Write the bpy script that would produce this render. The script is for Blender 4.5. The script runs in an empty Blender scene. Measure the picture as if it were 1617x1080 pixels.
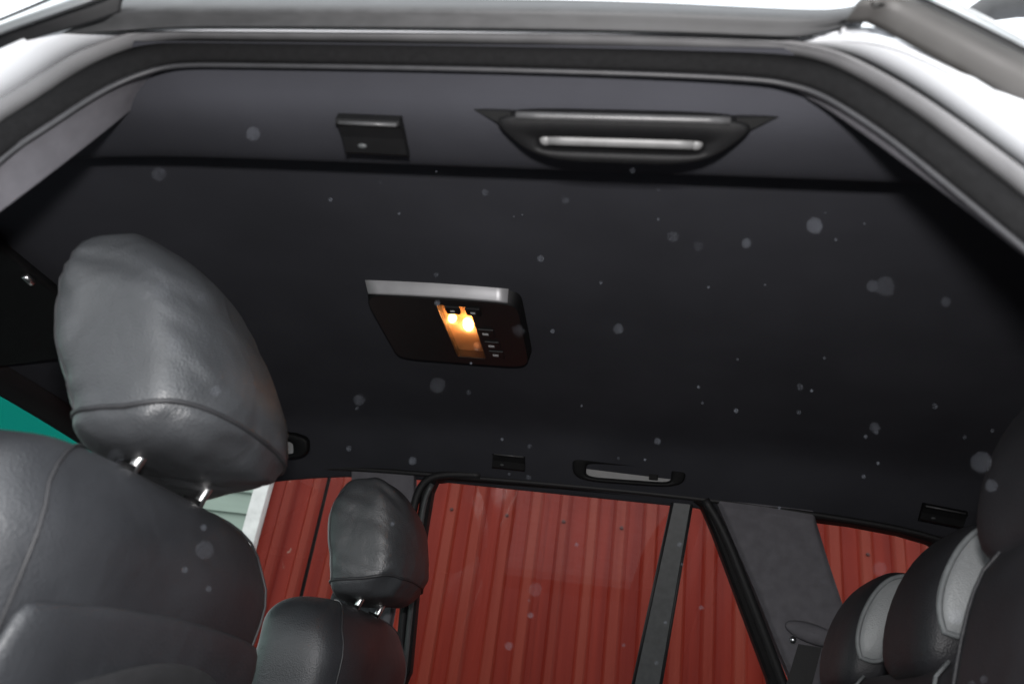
import bpy, math, random
from mathutils import Vector, noise
random.seed(7)
R = math.radians
S = bpy.context.scene
col = S.collection

# ------------------------------------------------------------------ camera
Z0 = 1.05                                    # eye height of the camera above the ground
W_, H_, F_ = 1617.0, 1080.0, 1220.0          # frame of the photograph, focal length in its pixels
yaw, pitch, roll = R(10), R(25), R(8.4)
FWD = Vector((-math.sin(yaw)*math.cos(pitch), math.cos(yaw)*math.cos(pitch), math.sin(pitch)))
r0 = FWD.cross(Vector((0, 0, 1))).normalized()
u0 = r0.cross(FWD)
RGT = r0*math.cos(roll) + u0*math.sin(roll)
UPV = u0*math.cos(roll) - r0*math.sin(roll)
cam = bpy.data.cameras.new('camera')
co = bpy.data.objects.new('camera', cam)
col.objects.link(co)
m = co.matrix_world.copy()
for i in range(3):
    m[i][0] = RGT[i]; m[i][1] = UPV[i]; m[i][2] = -FWD[i]
m[0][3], m[1][3], m[2][3] = 0, 0, Z0
co.matrix_world = m
cam.lens = 18
cam.sensor_width = 18*W_/F_
cam.clip_start = 0.02
cam.clip_end = 2000
cam.dof.use_dof = True
cam.dof.focus_distance = 1.6
cam.dof.aperture_fstop = 2.6
cam.dof.aperture_blades = 7
S.camera = co

# ------------------------------------------------------------------ sky (bright overcast) and flash of the camera
w = bpy.data.worlds.new('World'); S.world = w; w.use_nodes = True
nt = w.node_tree; nt.nodes.clear()
wo = nt.nodes.new('ShaderNodeOutputWorld'); bg = nt.nodes.new('ShaderNodeBackground')
sky = nt.nodes.new('ShaderNodeTexSky'); sky.sky_type = 'NISHITA'; sky.sun_disc = False
sky.sun_elevation = R(50); sky.sun_rotation = R(200); sky.dust_density = 4; sky.air_density = 1
sc_ = nt.nodes.new('ShaderNodeVectorMath'); sc_.operation = 'SCALE'; sc_.inputs[3].default_value = 0.10
mx = nt.nodes.new('ShaderNodeMix'); mx.data_type = 'RGBA'
mx.inputs[0].default_value = 0.85
mx.inputs[7].default_value = (0.92, 0.97, 1.0, 1)
nt.links.new(sky.outputs[0], sc_.inputs[0]); nt.links.new(sc_.outputs[0], mx.inputs[6])
nt.links.new(mx.outputs[2], bg.inputs[0]); bg.inputs[1].default_value = 2.4
nt.links.new(bg.outputs[0], wo.inputs[0])

fl = bpy.data.lights.new('camera_flash', 'AREA')
fl.shape = 'RECTANGLE'; fl.size = 0.06; fl.size_y = 0.035
fl.energy = 11.5; fl.color = (1.0, 0.97, 0.96)
fo = bpy.data.objects.new('camera_flash', fl); col.objects.link(fo)
fm = co.matrix_world.copy()
fp = Vector((0, 0, Z0)) + UPV*0.11 - FWD*0.01
for i in range(3): fm[i][3] = fp[i]
fo.matrix_world = fm

S.view_settings.view_transform = 'Standard'
S.view_settings.look = 'None'
S.view_settings.exposure = 0
S.view_settings.gamma = 1
S.view_settings.use_curve_mapping = False

# ------------------------------------------------------------------ helpers
def ray(px, py):
    return FWD + RGT*((px - W_/2)/F_) - UPV*((py - H_/2)/F_)
def atY(px, py, Y):
    r = ray(px, py); return r*(Y/r.y)
def atZ(px, py, Z):
    r = ray(px, py); return r*(Z/r.z)
def side(px, py, Y, slope=0.22, zt=0.545, sgn=-1):
    """point on a body side that leans: at height zt it stands at depth Y, lower down further out"""
    # y = Y + sgn*(zt - z)*slope
    r = ray(px, py)
    t = (Y + sgn*zt*slope)/(r.y + sgn*r.z*slope)
    return r*t
def farp(px, py, Y=1.97):
    return side(px, py, Y, 0.31, 0.51, 1)

WLOC = {}
def loc_of(o):
    return WLOC.get(o.name, Vector((0, 0, 0))) if o else Vector((0, 0, 0))

def link(name, me, mat, parent=None, smooth=True, origin=None):
    o = bpy.data.objects.new(name, me)
    col.objects.link(o)
    if mat:
        me.materials.append(mat)
    if smooth:
        for p in me.polygons: p.use_smooth = True
    return o

def mk(name, verts, faces, mat, parent=None, smooth=True, solid=0, bevel=0, sub=0, solid_off=0, abs_z=False, auto=None):
    vs = [Vector(v) + (Vector((0, 0, 0)) if abs_z else Vector((0, 0, Z0))) for v in verts]
    lo = Vector([min(v[i] for v in vs) for i in range(3)]); hi = Vector([max(v[i] for v in vs) for i in range(3)])
    c = (lo + hi)/2
    me = bpy.data.meshes.new(name)
    me.from_pydata([v - c for v in vs], [], faces)
    me.update()
    o = link(name, me, mat, smooth=smooth)
    WLOC[o.name] = c
    if parent:
        o.parent = parent
        o.location = c - loc_of(parent)
    else:
        o.location = c
    if solid:
        md = o.modifiers.new('s', 'SOLIDIFY'); md.thickness = solid; md.offset = solid_off
    if bevel:
        md = o.modifiers.new('b', 'BEVEL'); md.width = bevel; md.segments = 3; md.limit_method = 'ANGLE'; md.angle_limit = R(35)
        if smooth:
            md.harden_normals = False
    if sub:
        md = o.modifiers.new('u', 'SUBSURF'); md.levels = sub; md.render_levels = sub
    return o

def empty(name, loc):
    o = bpy.data.objects.new(name, None); col.objects.link(o)
    o.location = loc; o.empty_display_size = 0.2
    WLOC[o.name] = Vector(loc)
    return o

def tag(o, label=None, cat=None, group=None, kind=None):
    if label: o['label'] = label
    if cat: o['category'] = cat
    if group: o['group'] = group
    if kind: o['kind'] = kind
    return o

def resample(pts, n):
    pts = [Vector(p) for p in pts]
    L = [0]
    for a, b in zip(pts, pts[1:]): L.append(L[-1] + (b - a).length)
    out = []
    j = 0
    for i in range(n):
        s = L[-1]*i/(n - 1)
        while j < len(L) - 2 and L[j + 1] < s: j += 1
        t = (s - L[j])/max(1e-9, L[j + 1] - L[j])
        out.append(pts[j].lerp(pts[j + 1], min(1, t)))
    return out

def smoothline(pts, n, it=2):
    """Chaikin-rounded and evenly resampled polyline"""
    pts = [Vector(p) for p in pts]
    for _ in range(it):
        q = [pts[0]]
        for a, b in zip(pts, pts[1:]):
            q += [a.lerp(b, .25), a.lerp(b, .75)]
        q.append(pts[-1]); pts = q
    return resample(pts, n)

def loft(rows, closed=False, cap0=False, cap1=False):
    n = len(rows[0]); vs = [v for r in rows for v in r]; fs = []
    for i in range(len(rows) - 1):
        for j in range(n if closed else n - 1):
            a = i*n + j; b = i*n + (j + 1) % n
            fs.append((a, b, b + n, a + n))
    if cap0: fs.append(tuple(range(n))[::-1])
    if cap1: fs.append(tuple((len(rows) - 1)*n + k for k in range(n)))
    return vs, fs

def tube(pts, r, seg=8, closed=False, caps=True, ry=None):
    pts = [Vector(p) for p in pts]; rows = []
    n = len(pts); up = None
    for i, p in enumerate(pts):
        if closed:
            t = (pts[(i + 1) % n] - pts[i - 1]).normalized()
        else:
            t = (pts[min(n - 1, i + 1)] - pts[max(0, i - 1)]).normalized()
        if up is None:
            up = Vector((0, 0, 1)) if abs(t.z) < .9 else Vector((1, 0, 0))
        a = (up - t*up.dot(t)).normalized(); up = a
        b = t.cross(a)
        rr = r[i] if isinstance(r, (list, tuple)) else r
        rows.append([p + a*rr*math.cos(2*math.pi*k/seg) + b*(ry or rr)*math.sin(2*math.pi*k/seg) for k in range(seg)])
    if closed: rows.append(rows[0])
    return loft(rows, True, caps and not closed, caps and not closed)

def box(c, ax, ay, az):
    """box from centre and three half-axis vectors"""
    c, ax, ay, az = Vector(c), Vector(ax), Vector(ay), Vector(az)
    vs = [c + ax*i + ay*j + az*k for k in (-1, 1) for j in (-1, 1) for i in (-1, 1)]
    fs = [(0, 2, 3, 1), (4, 5, 7, 6), (0, 1, 5, 4), (2, 6, 7, 3), (0, 4, 6, 2), (1, 3, 7, 5)]
    return vs, fs

def merge(*parts):
    vs, fs = [], []
    for v, f in parts:
        k = len(vs); vs += list(v); fs += [tuple(i + k for i in g) for g in f]
    return vs, fs

def sgnpow(x, p):
    return math.copysign(abs(x)**p, x)

# ------------------------------------------------------------------ materials
def mat(name, base, rough=.5, metal=0, spec=.5, noise_s=None, noise_amt=.15, bump=None, bump_s=400, bump_d=.002, coat=0, sheen=0, emit=None, emit_s=0, rvar=0, stretch=None):
    mt = bpy.data.materials.new(name); mt.use_nodes = True
    n = mt.node_tree; b = n.nodes['Principled BSDF']
    b.inputs['Base Color'].default_value = (*base, 1)
    b.inputs['Roughness'].default_value = rough
    b.inputs['Metallic'].default_value = metal
    b.inputs['Specular IOR Level'].default_value = spec
    b.inputs['Coat Weight'].default_value = coat
    b.inputs['Sheen Weight'].default_value = sheen
    tc = n.nodes.new('ShaderNodeTexCoord')
    src = tc.outputs['Object']
    if stretch:
        mp = n.nodes.new('ShaderNodeMapping'); mp.inputs['Scale'].default_value = stretch
        n.links.new(src, mp.inputs[0]); src = mp.outputs[0]
    if noise_s:
        nz = n.nodes.new('ShaderNodeTexNoise'); nz.inputs['Scale'].default_value = noise_s; nz.inputs['Detail'].default_value = 6
        n.links.new(src, nz.inputs[0])
        mr = n.nodes.new('ShaderNodeMapRange'); mr.inputs[3].default_value = 1 - noise_amt; mr.inputs[4].default_value = 1 + noise_amt
        mr.inputs[1].default_value = .3; mr.inputs[2].default_value = .7
        n.links.new(nz.outputs[0], mr.inputs[0])
        vm = n.nodes.new('ShaderNodeVectorMath'); vm.operation = 'SCALE'; vm.inputs[0].default_value = base
        n.links.new(mr.outputs[0], vm.inputs[3]); n.links.new(vm.outputs[0], b.inputs['Base Color'])
        if rvar:
            mr2 = n.nodes.new('ShaderNodeMapRange'); mr2.inputs[3].default_value = rough - rvar; mr2.inputs[4].default_value = rough + rvar
            mr2.inputs[1].default_value = .3; mr2.inputs[2].default_value = .7
            n.links.new(nz.outputs[0], mr2.inputs[0]); n.links.new(mr2.outputs[0], b.inputs['Roughness'])
    if bump:
        if bump == 'voronoi':
            t = n.nodes.new('ShaderNodeTexVoronoi'); t.inputs['Scale'].default_value = bump_s
        else:
            t = n.nodes.new('ShaderNodeTexNoise'); t.inputs['Scale'].default_value = bump_s; t.inputs['Detail'].default_value = 3
        n.links.new(src, t.inputs[0])
        bp = n.nodes.new('ShaderNodeBump'); bp.inputs['Distance'].default_value = bump_d; bp.inputs['Strength'].default_value = .6
        n.links.new(t.outputs[0], bp.inputs['Height']); n.links.new(bp.outputs[0], b.inputs['Normal'])
    if emit:
        b.inputs['Emission Color'].default_value = (*emit, 1); b.inputs['Emission Strength'].default_value = emit_s
    return mt

def leather_mat(name, base, rough=.42, crease=0.006):
    mt = mat(name, base, rough, noise_s=9, noise_amt=.18, rvar=.06)
    n = mt.node_tree; b = n.nodes['Principled BSDF']
    tc = n.nodes.new('ShaderNodeTexCoord')
    v = n.nodes.new('ShaderNodeTexVoronoi'); v.inputs['Scale'].default_value = 420
    n.links.new(tc.outputs['Object'], v.inputs[0])
    b1 = n.nodes.new('ShaderNodeBump'); b1.inputs['Distance'].default_value = .0009; b1.inputs['Strength'].default_value = .5
    n.links.new(v.outputs[0], b1.inputs['Height'])
    nz = n.nodes.new('ShaderNodeTexNoise'); nz.inputs['Scale'].default_value = 11; nz.inputs['Detail'].default_value = 2.5; nz.inputs['Distortion'].default_value = .8
    n.links.new(tc.outputs['Object'], nz.inputs[0])
    b2 = n.nodes.new('ShaderNodeBump'); b2.inputs['Distance'].default_value = crease; b2.inputs['Strength'].default_value = .5
    n.links.new(nz.outputs[0], b2.inputs['Height']); n.links.new(b1.outputs[0], b2.inputs['Normal'])
    n.links.new(b2.outputs[0], b.inputs['Normal'])
    return mt

def glass_mat(name, tint=(1, 1, 1), rough=.0, f0=.08):
    mt = bpy.data.materials.new(name); mt.use_nodes = True
    n = mt.node_tree; n.nodes.clear()
    out = n.nodes.new('ShaderNodeOutputMaterial')
    tr = n.nodes.new('ShaderNodeBsdfTransparent'); tr.inputs[0].default_value = (*tint, 1)
    gl = n.nodes.new('ShaderNodeBsdfGlossy'); gl.inputs['Roughness'].default_value = rough
    lw = n.nodes.new('ShaderNodeLayerWeight'); lw.inputs[0].default_value = .5
    pw = n.nodes.new('ShaderNodeMath'); pw.operation = 'POWER'; pw.inputs[1].default_value = 5
    n.links.new(lw.outputs['Facing'], pw.inputs[0])
    mr = n.nodes.new('ShaderNodeMapRange'); mr.inputs[3].default_value = f0; mr.inputs[4].default_value = 1
    n.links.new(pw.outputs[0], mr.inputs[0])
    mixs = n.nodes.new('ShaderNodeMixShader')
    n.links.new(mr.outputs[0], mixs.inputs[0]); n.links.new(tr.outputs[0], mixs.inputs[1]); n.links.new(gl.outputs[0], mixs.inputs[2])
    n.links.new(mixs.outputs[0], out.inputs[0])
    return mt

M = {}
M['fabric'] = mat('headliner_fabric', (.048, .049, .057), 1.0, spec=.04, noise_s=5, noise_amt=.12, bump='noise', bump_s=900, bump_d=.0006)
M['trim_fabric'] = mat('pillar_fabric', (.15, .146, .160), 1.0, spec=.05, noise_s=40, noise_amt=.10, bump='noise', bump_s=900, bump_d=.0012)
M['leather'] = leather_mat('black_leather', (.030, .032, .037), .52)

M['leather_soft'] = leather_mat('black_leather_cover', (.052, .055, .060), .48, .012)
for L_ in ('leather', 'leather_soft'):
    b_ = M[L_].node_tree.nodes['Principled BSDF']
    b_.inputs['Specular IOR Level'].default_value = 1.0
M['leather_rear'] = leather_mat('black_leather_rear', (.018, .018, .021), .55, .004)
M['leather_glare'] = leather_mat('glare_leather', (.24, .25, .255), .42, .003)  # rear headrest side panels: flash glare on black leather put into the base colour
M['piping'] = mat('grey_piping', (.16, .17, .175), .6, noise_s=60)
M['piping_black'] = mat('black_piping', (.034, .034, .037), .5, noise_s=60)
M['plastic'] = mat('black_plastic', (.007, .007, .0075), .58, spec=.22, noise_s=60, bump='noise', bump_s=1200, bump_d=.0004)
M['plastic_gloss'] = mat('gloss_black_plastic', (.008, .008, .008), .5, noise_s=40)
M['plastic_satin'] = mat('satin_grey_plastic', (.07, .07, .072), .36, noise_s=60)
M['plastic_grey'] = mat('light_grey_plastic', (.34, .34, .34), .4, noise_s=50, noise_amt=.06)
M['bar_grey'] = mat('dull_grey_bar', (.16, .16, .16), .45, noise_s=50, noise_amt=.15)
M['panel_grey'] = mat('divider_grey', (.07, .075, .077), .5, noise_s=60)
M['satin_silver'] = mat('satin_silver_rim', (.34, .34, .35), .42, .35, noise_s=20, noise_amt=.1)
M['chrome'] = mat('chrome', (.92, .92, .92), .30, 1)
M['brushed'] = mat('bright_trim', (.72, .74, .75), .28, 1)
M['rubber'] = mat('rubber', (.012, .012, .013), .6, noise_s=80)
M['seal'] = mat('flocked_seal', (.013, .013, .0135), 1.0, spec=.05, noise_s=160, noise_amt=.12, bump='noise', bump_s=700, bump_d=.0015)
M['grey_rubber'] = mat('grey_jamb_moulding', (.17, .17, .175), .7, noise_s=25, noise_amt=.12, rvar=.08)
M['white'] = mat('white_car_paint', (.78, .80, .83), .45, coat=.15, noise_s=6, noise_amt=.02)
M['black_trim'] = mat('black_exterior_trim', (.055, .056, .058), .58, noise_s=30, noise_amt=.25, rvar=.08)
M['dark_trim'] = mat('dark_pillar_cover', (.048, .046, .044), .52, noise_s=14, noise_amt=.3, rvar=.1)
M['glass'] = glass_mat('side_glass', (.86, .85, .84), f0=.05)
M['glass_teal'] = glass_mat('teal_shade_band', (.002, .085, .064), f0=.05)
M['glass_front'] = glass_mat('windscreen_glass', (.62, .80, .72), f0=.05)
M['belt'] = mat('belt_webbing', (.02, .02, .021), .7, bump='noise', bump_s=600, bump_d=.001, stretch=(1, 1, .1))
M['carpet'] = mat('carpet', (.02, .02, .022), 1, noise_s=60)
M['reflector'] = mat('lamp_reflector', (.80, .50, .28), .45)
M['bulb'] = mat('bulb_glow', (1, .8, .55), .4, emit=(1, .55, .22), emit_s=16)
M['bulb_dim'] = mat('bulb_off', (.75, .55, .5), .3)
M['lens'] = glass_mat('lamp_lens', (.95, .86, .76), .05, .06)
_n = M['lens'].node_tree; _mx = [q for q in _n.nodes if q.type == 'MIX_SHADER'][0]; _out = [q for q in _n.nodes if q.type == 'OUTPUT_MATERIAL'][0]
_tl = _n.nodes.new('ShaderNodeBsdfTranslucent'); _tl.inputs[0].default_value = (.9, .75, .6, 1)
_m2 = _n.nodes.new('ShaderNodeMixShader'); _m2.inputs[0].default_value = .2
_n.links.new(_mx.outputs[0], _m2.inputs[1]); _n.links.new(_tl.outputs[0], _m2.inputs[2]); _n.links.new(_m2.outputs[0], _out.inputs[0])
M['icon'] = mat('button_icon', (.45, .45, .45), .6)

# red profiled sheet: chipped paint, flecks of white, sky glow on the ridges put into the colour
def red_mat():
    mt = bpy.data.materials.new('red_painted_sheet'); mt.use_nodes = True
    n = mt.node_tree; b = n.nodes['Principled BSDF']
    geo = n.nodes.new('ShaderNodeNewGeometry')
    mp = n.nodes.new('ShaderNodeMapping'); mp.inputs['Scale'].default_value = (4, 3, .16)
    n.links.new(geo.outputs['Position'], mp.inputs[0])
    n1 = n.nodes.new('ShaderNodeTexNoise'); n1.inputs['Scale'].default_value = 3; n1.inputs['Detail'].default_value = 8; n1.inputs['Roughness'].default_value = .65
    n.links.new(mp.outputs[0], n1.inputs[0])
    cr = n.nodes.new('ShaderNodeValToRGB')
    cr.color_ramp.elements[0].position = .3; cr.color_ramp.elements[0].color = (.125, .0085, .004, 1)
    cr.color_ramp.elements[1].position = .75; cr.color_ramp.elements[1].color = (.215, .024, .013, 1)
    n.links.new(n1.outputs[0], cr.inputs[0])
    # chips that bare pale primer, thicker towards the sheet's end
    n2 = n.nodes.new('ShaderNodeTexNoise'); n2.inputs['Scale'].default_value = 26; n2.inputs['Detail'].default_value = 6; n2.inputs['Roughness'].default_value = .7
    mp2 = n.nodes.new('ShaderNodeMapping'); mp2.inputs['Scale'].default_value = (1, 1, .6)
    n.links.new(geo.outputs['Position'], mp2.inputs[0]); n.links.new(mp2.outputs[0], n2.inputs[0])
    sx = n.nodes.new('ShaderNodeSeparateXYZ'); n.links.new(geo.outputs['Position'], sx.inputs[0])
    edge = n.nodes.new('ShaderNodeMapRange'); edge.inputs[1].default_value = -1.7; edge.inputs[2].default_value = -.9; edge.inputs[3].default_value = .60; edge.inputs[4].default_value = .76
    n.links.new(sx.outputs[0], edge.inputs[0])
    gt = n.nodes.new('ShaderNodeMath'); gt.operation = 'SUBTRACT'; n.links.new(n2.outputs[0], gt.inputs[0]); n.links.new(edge.outputs[0], gt.inputs[1])
    mu = n.nodes.new('ShaderNodeMath'); mu.operation = 'MULTIPLY'; mu.inputs[1].default_value = 22; mu.use_clamp = True; n.links.new(gt.outputs[0], mu.inputs[0])
    mixc = n.nodes.new('ShaderNodeMix'); mixc.data_type = 'RGBA'; mixc.inputs[7].default_value = (.30, .21, .17, 1)
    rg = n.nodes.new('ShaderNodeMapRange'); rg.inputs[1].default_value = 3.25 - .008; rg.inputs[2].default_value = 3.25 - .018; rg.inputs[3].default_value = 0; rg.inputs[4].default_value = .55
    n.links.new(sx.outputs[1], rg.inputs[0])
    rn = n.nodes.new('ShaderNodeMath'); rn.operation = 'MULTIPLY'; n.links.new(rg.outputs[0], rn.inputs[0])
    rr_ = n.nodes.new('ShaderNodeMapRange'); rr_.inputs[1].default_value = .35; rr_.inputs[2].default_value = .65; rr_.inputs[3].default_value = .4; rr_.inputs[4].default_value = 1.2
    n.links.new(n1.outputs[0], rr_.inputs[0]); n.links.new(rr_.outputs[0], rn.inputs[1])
    ridge_sky = n.nodes.new('ShaderNodeMix'); ridge_sky.data_type = 'RGBA'; ridge_sky.inputs[7].default_value = (.175, .036, .022, 1)  # proud ridges coloured lighter for the sky and haze they catch
    n.links.new(rn.outputs[0], ridge_sky.inputs[0]); n.links.new(cr.outputs[0], ridge_sky.inputs[6])
    n.links.new(mu.outputs[0], mixc.inputs[0]); n.links.new(ridge_sky.outputs[2], mixc.inputs[6]); n.links.new(mixc.outputs[2], b.inputs['Base Color'])
    b.inputs['Roughness'].default_value = .42; b.inputs['Specular IOR Level'].default_value = .14
    bp = n.nodes.new('ShaderNodeBump'); bp.inputs['Distance'].default_value = .008; bp.inputs['Strength'].default_value = .5
    n.links.new(n1.outputs[0], bp.inputs['Height']); n.links.new(bp.outputs[0], b.inputs['Normal'])
    return mt
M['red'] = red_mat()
M['screw'] = mat('screw', (.06, .02, .018), .5, .5)
M['white_wood'] = mat('white_painted_wood', (.68, .70, .68), .6, noise_s=20, noise_amt=.12, bump='noise', bump_s=40, bump_d=.003)
M['green_wood'] = mat('pale_green_siding', (.24, .32, .27), .6, noise_s=8, noise_amt=.10, bump='noise', bump_s=30, bump_d=.002, stretch=(.2, 1, 1))
M['gravel'] = mat('gravel', (.12, .12, .12), .75, noise_s=14, noise_amt=.4, bump='noise', bump_s=25, bump_d=.03)

# ------------------------------------------------------------------ ground
vs = [(-400, -400, 0), (400, -400, 0), (400, 400, 0), (-400, 400, 0)]
g = mk('ground', vs, [(0, 1, 2, 3)], M['gravel'], abs_z=True)
tag(g, 'dark gravel yard the car stands on', 'ground', kind='structure')

# ------------------------------------------------------------------ red wall of profiled sheets
WY = 3.25
wall = empty('red_wall', (.6, WY, 0))
tag(wall, 'red profiled sheet metal wall with chipped paint, seen through the far windows', 'wall')
PER = .120
def sheet(x0, nper, y0, last=False):
    prof = []
    for k in range(nper):
        x = x0 + k*PER
        j1, j2 = random.uniform(-.05, .05), random.uniform(-.04, .04)
        prof += [(x, 0), (x + PER*(.47 + j1), 0), (x + PER*(.60 + j1), -.019), (x + PER*(.87 + j2), -.019)]
    prof.append((x0 + nper*PER, 0))
    if not last: prof.append((x0 + nper*PER + .02, 0))
    rows = []
    for z in (-.02, .6, 1.2, 1.8, 2.4, 3.2):
        rows.append([Vector((x, y0 + y, z)) for x, y in prof])
    return loft(rows)
X_L = -1.55
x = X_L; i = 0
WID = [2, 8, 8, 8]
sheets = []
while x < 2.9:
    npn = WID[i] if i < len(WID) else 8
    gap = .018 if i == 0 else 0
    v, f = sheet(x, npn, WY - (.003 if i % 2 else 0), last=(i == 0))
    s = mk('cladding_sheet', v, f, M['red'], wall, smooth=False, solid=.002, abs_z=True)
    sheets.append((x, npn))
    x += npn*PER + gap; i += 1
# screws on every other rib, two rows
for sx0, npn in sheets[1:]:
    for k in range(0, npn, 2):
        for z in (Z0 + .72, Z0 - .35):
            cx = sx0 + (k + .75)*PER
            rows = []
            for (rr, dy) in ((.008, 0), (.008, -.003), (.006, -.0045), (.006, -.008), (.001, -.0085)):
                rows.append([Vector((cx + rr*math.cos(a*math.pi/4), WY - .0205 + dy, z + rr*math.sin(a*math.pi/4))) for a in range(8)])
            v, f = loft(rows, True)
            mk('screw', v, f, M['screw'], wall, smooth=False, abs_z=True)
# dark batten showing behind the gap between the first two sheets
v, f = box((-.2, WY + .06, 1.6), (1.33, 0, 0), (0, .03, 0), (0, 0, 1.6))
mk('backing_board', v, f, M['rubber'], wall, smooth=False, abs_z=True)
v, f = box((X_L - .035, WY - .012, 1.59), (.034, 0, 0), (0, .03, 0), (0, 0, 1.6))
mk('corner_board', v, f, M['white_wood'], wall, smooth=False, bevel=.004, abs_z=True)

# ------------------------------------------------------------------ pale green clapboard house behind the corner
house = empty('green_house', (-1.98, 5.0, 0))
tag(house, 'pale green clapboard house showing past the white end of the red wall', 'house')
zb = .1; k = 0
while zb < 3.4:
    h = .145
    v = [(-2.95, 5.0, zb), (-1.0, 5.0, zb), (-1.0, 5.022, zb + h + .02), (-2.95, 5.022, zb + h + .02),
         (-2.95, 5.03, zb), (-1.0, 5.03, zb), (-1.0, 5.035, zb + h + .02), (-2.95, 5.035, zb + h + .02)]
    f = [(0, 1, 2, 3), (1, 5, 6, 2), (5, 4, 7, 6), (4, 0, 3, 7), (3, 2, 6, 7), (4, 5, 1, 0)]
    mk('siding_board', v, f, M['green_wood'], house, smooth=False, abs_z=True)
    zb += h; k += 1
v, f = box((-1.98, 5.1, 1.75), (.96, 0, 0), (0, .06, 0), (0, 0, 1.74))
mk('house_wall', v, f, M['green_wood'], house, smooth=False, abs_z=True)

# ================================================================== THE CAR
car = empty('car', (0, 1.26, 0))
tag(car, 'white car with black interior, seen up through its open rear door', 'car')
CY = 1.275                                   # centre line

def ceil_z(x):
    if x < -.55:
        t = min(1, (-.55 - x)/.80); return -.165*t*t*(1.25 - .25*t)
    if x > .45:
        t = min(1, (x - .45)/1.0); return -.09*t*t
    return 0

# ---- near side of the body round the rear door opening (all heights below are relative to the lens)
NS = 90
LOW_L = [(-.70, .46, -.60), (-.70, .475, -.20), (-.69, .49, .10)]     # lower run of the B pillar
def poly(pix, Y, off=0.0, down_l=True, zl=0.0, right_ext=True):
    P = [side(px, py, Y) for px, py in pix]
    return P
def chaikin(pts, it=3):
    pts = [Vector(p) for p in pts]
    for _ in range(it):
        q = [pts[0]]
        for a_, b_ in zip(pts, pts[1:]): q += [a_.lerp(b_, .25), a_.lerp(b_, .75)]
        q.append(pts[-1]); pts = q
    return pts
pix_seal_in = [(0, 243), (75, 195), (150, 145), (200, 120), (250, 103), (290, 98), (350, 98), (700, 103), (1000, 111), (1204, 120), (1255, 130), (1290, 141), (1330, 162), (1406, 212), (1507, 293), (1617, 384)]
w_seal = [43, 42, 42, 40, 38, 36, 35, 36, 37, 38, 42, 44, 46, 50, 54, 57]
w_fl = [34, 31, 28, 25, 22, 21, 20, 20, 22, 22, 22, 24, 27, 30, 34, 38]
w_wh = [72, 66, 52, 26, 2, 2, 2, 2, 2, 2, 7, 26, 50, 62, 70, 76]
nrm2 = []
for k in range(len(pix_seal_in)):
    p0 = pix_seal_in[max(0, k - 1)]; p1 = pix_seal_in[min(len(pix_seal_in) - 1, k + 1)]
    dx, dy = p1[0] - p0[0], p1[1] - p0[1]; l_ = math.hypot(dx, dy)
    nrm2.append((dy/l_, -dx/l_))
def offs(ws_):
    return [(p[0] + n_[0]*w_, p[1] + n_[1]*w_) for p, n_, w_ in zip(pix_seal_in, nrm2, ws_)]
def nearline(pix, Y, dxr=0.0, sl=None, Ys=None):
    P = [side(px, py, y_) for (px, py), y_ in zip(pix, Ys or [Y]*len(pix))]
    p0 = P[0]; p1 = P[-1]
    def yy(z): return Y - (.545 - z)*.22
    L = [Vector((p0.x - .10, yy(-.55), -.55)), Vector((p0.x - .085, yy(-.2), -.2)), Vector((p0.x - .05, yy(.10), .10))]
    Rr = [Vector((p1.x + .05, yy(p1.z - .08), p1.z - .08)), Vector((.375 + dxr, yy(.18), .18)), Vector((.33 + dxr, yy(.08), .08)),
          Vector((.24 + dxr, yy(-.04), -.04)), Vector((.12 + dxr, yy(-.25), -.25)), Vector((.06 + dxr, yy(-.55), -.55))]
    A_ = L + P + Rr
    return chaikin(A_[sl[0]:sl[1]] if sl else A_, 3)
c1 = [x + y for x, y in zip(w_seal, w_fl)]
c2 = [x + y for x, y in zip(c1, w_wh)]
pix_seal_out, pix_fl_out, pix_wh_out = offs(w_seal), offs(c1), offs(c2)
a = nearline(pix_seal_in, .552)
b = nearline(pix_seal_out, .545, dxr=.024)
# fuzzy door seal: a rounded bead between its two edges
rows = []
for k in range(9):
    t = k/8
    bul = math.sin(t*math.pi)
    rows.append([p.lerp(q, t) + Vector((0, -.010*bul, -.004*bul)) for p, q in zip(a, b)])
v, f = loft(rows)
mk('door_seal', v, f, M['seal'], car, solid=.004, solid_off=-1)
# thin bright lip along the seal's inner edge
lip = [p + Vector((0, .003, -.0015)) for p in a]
v, f = tube(lip, .0028, 6)
mk('seal_lip', v, f, M['piping_black'], car)
# grey moulding outside the seal
c_ = nearline(pix_fl_out, .530, dxr=.040)
rows = [b, [p.lerp(q, .12) + Vector((0, -.006, .001)) for p, q in zip(b, c_)], [p.lerp(q, .30) + Vector((0, -.009, 0)) for p, q in zip(b, c_)],
        [p.lerp(q, .8) + Vector((0, -.004, 0)) for p, q in zip(b, c_)], c_]
v, f = loft(rows)
mk('jamb_moulding', v, f, M['grey_rubber'], car, solid=.004, solid_off=-1)
# white painted jamb
for sl in ((0, 8), (12, 25)):
    cc_ = nearline(pix_fl_out, .538, dxr=.040, sl=sl); d_ = nearline(pix_wh_out, .500, dxr=.078, sl=sl, Ys=[.540 - .040*min(1, w_/56) for w_ in w_wh])
    rows = [cc_, [p.lerp(q, .5) + Vector((0, -.004, 0)) for p, q in zip(cc_, d_)], d_]
    v, f = loft(rows)
    mk('body_jamb', v, f, M['white'], car, solid=.003, solid_off=-1)

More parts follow.
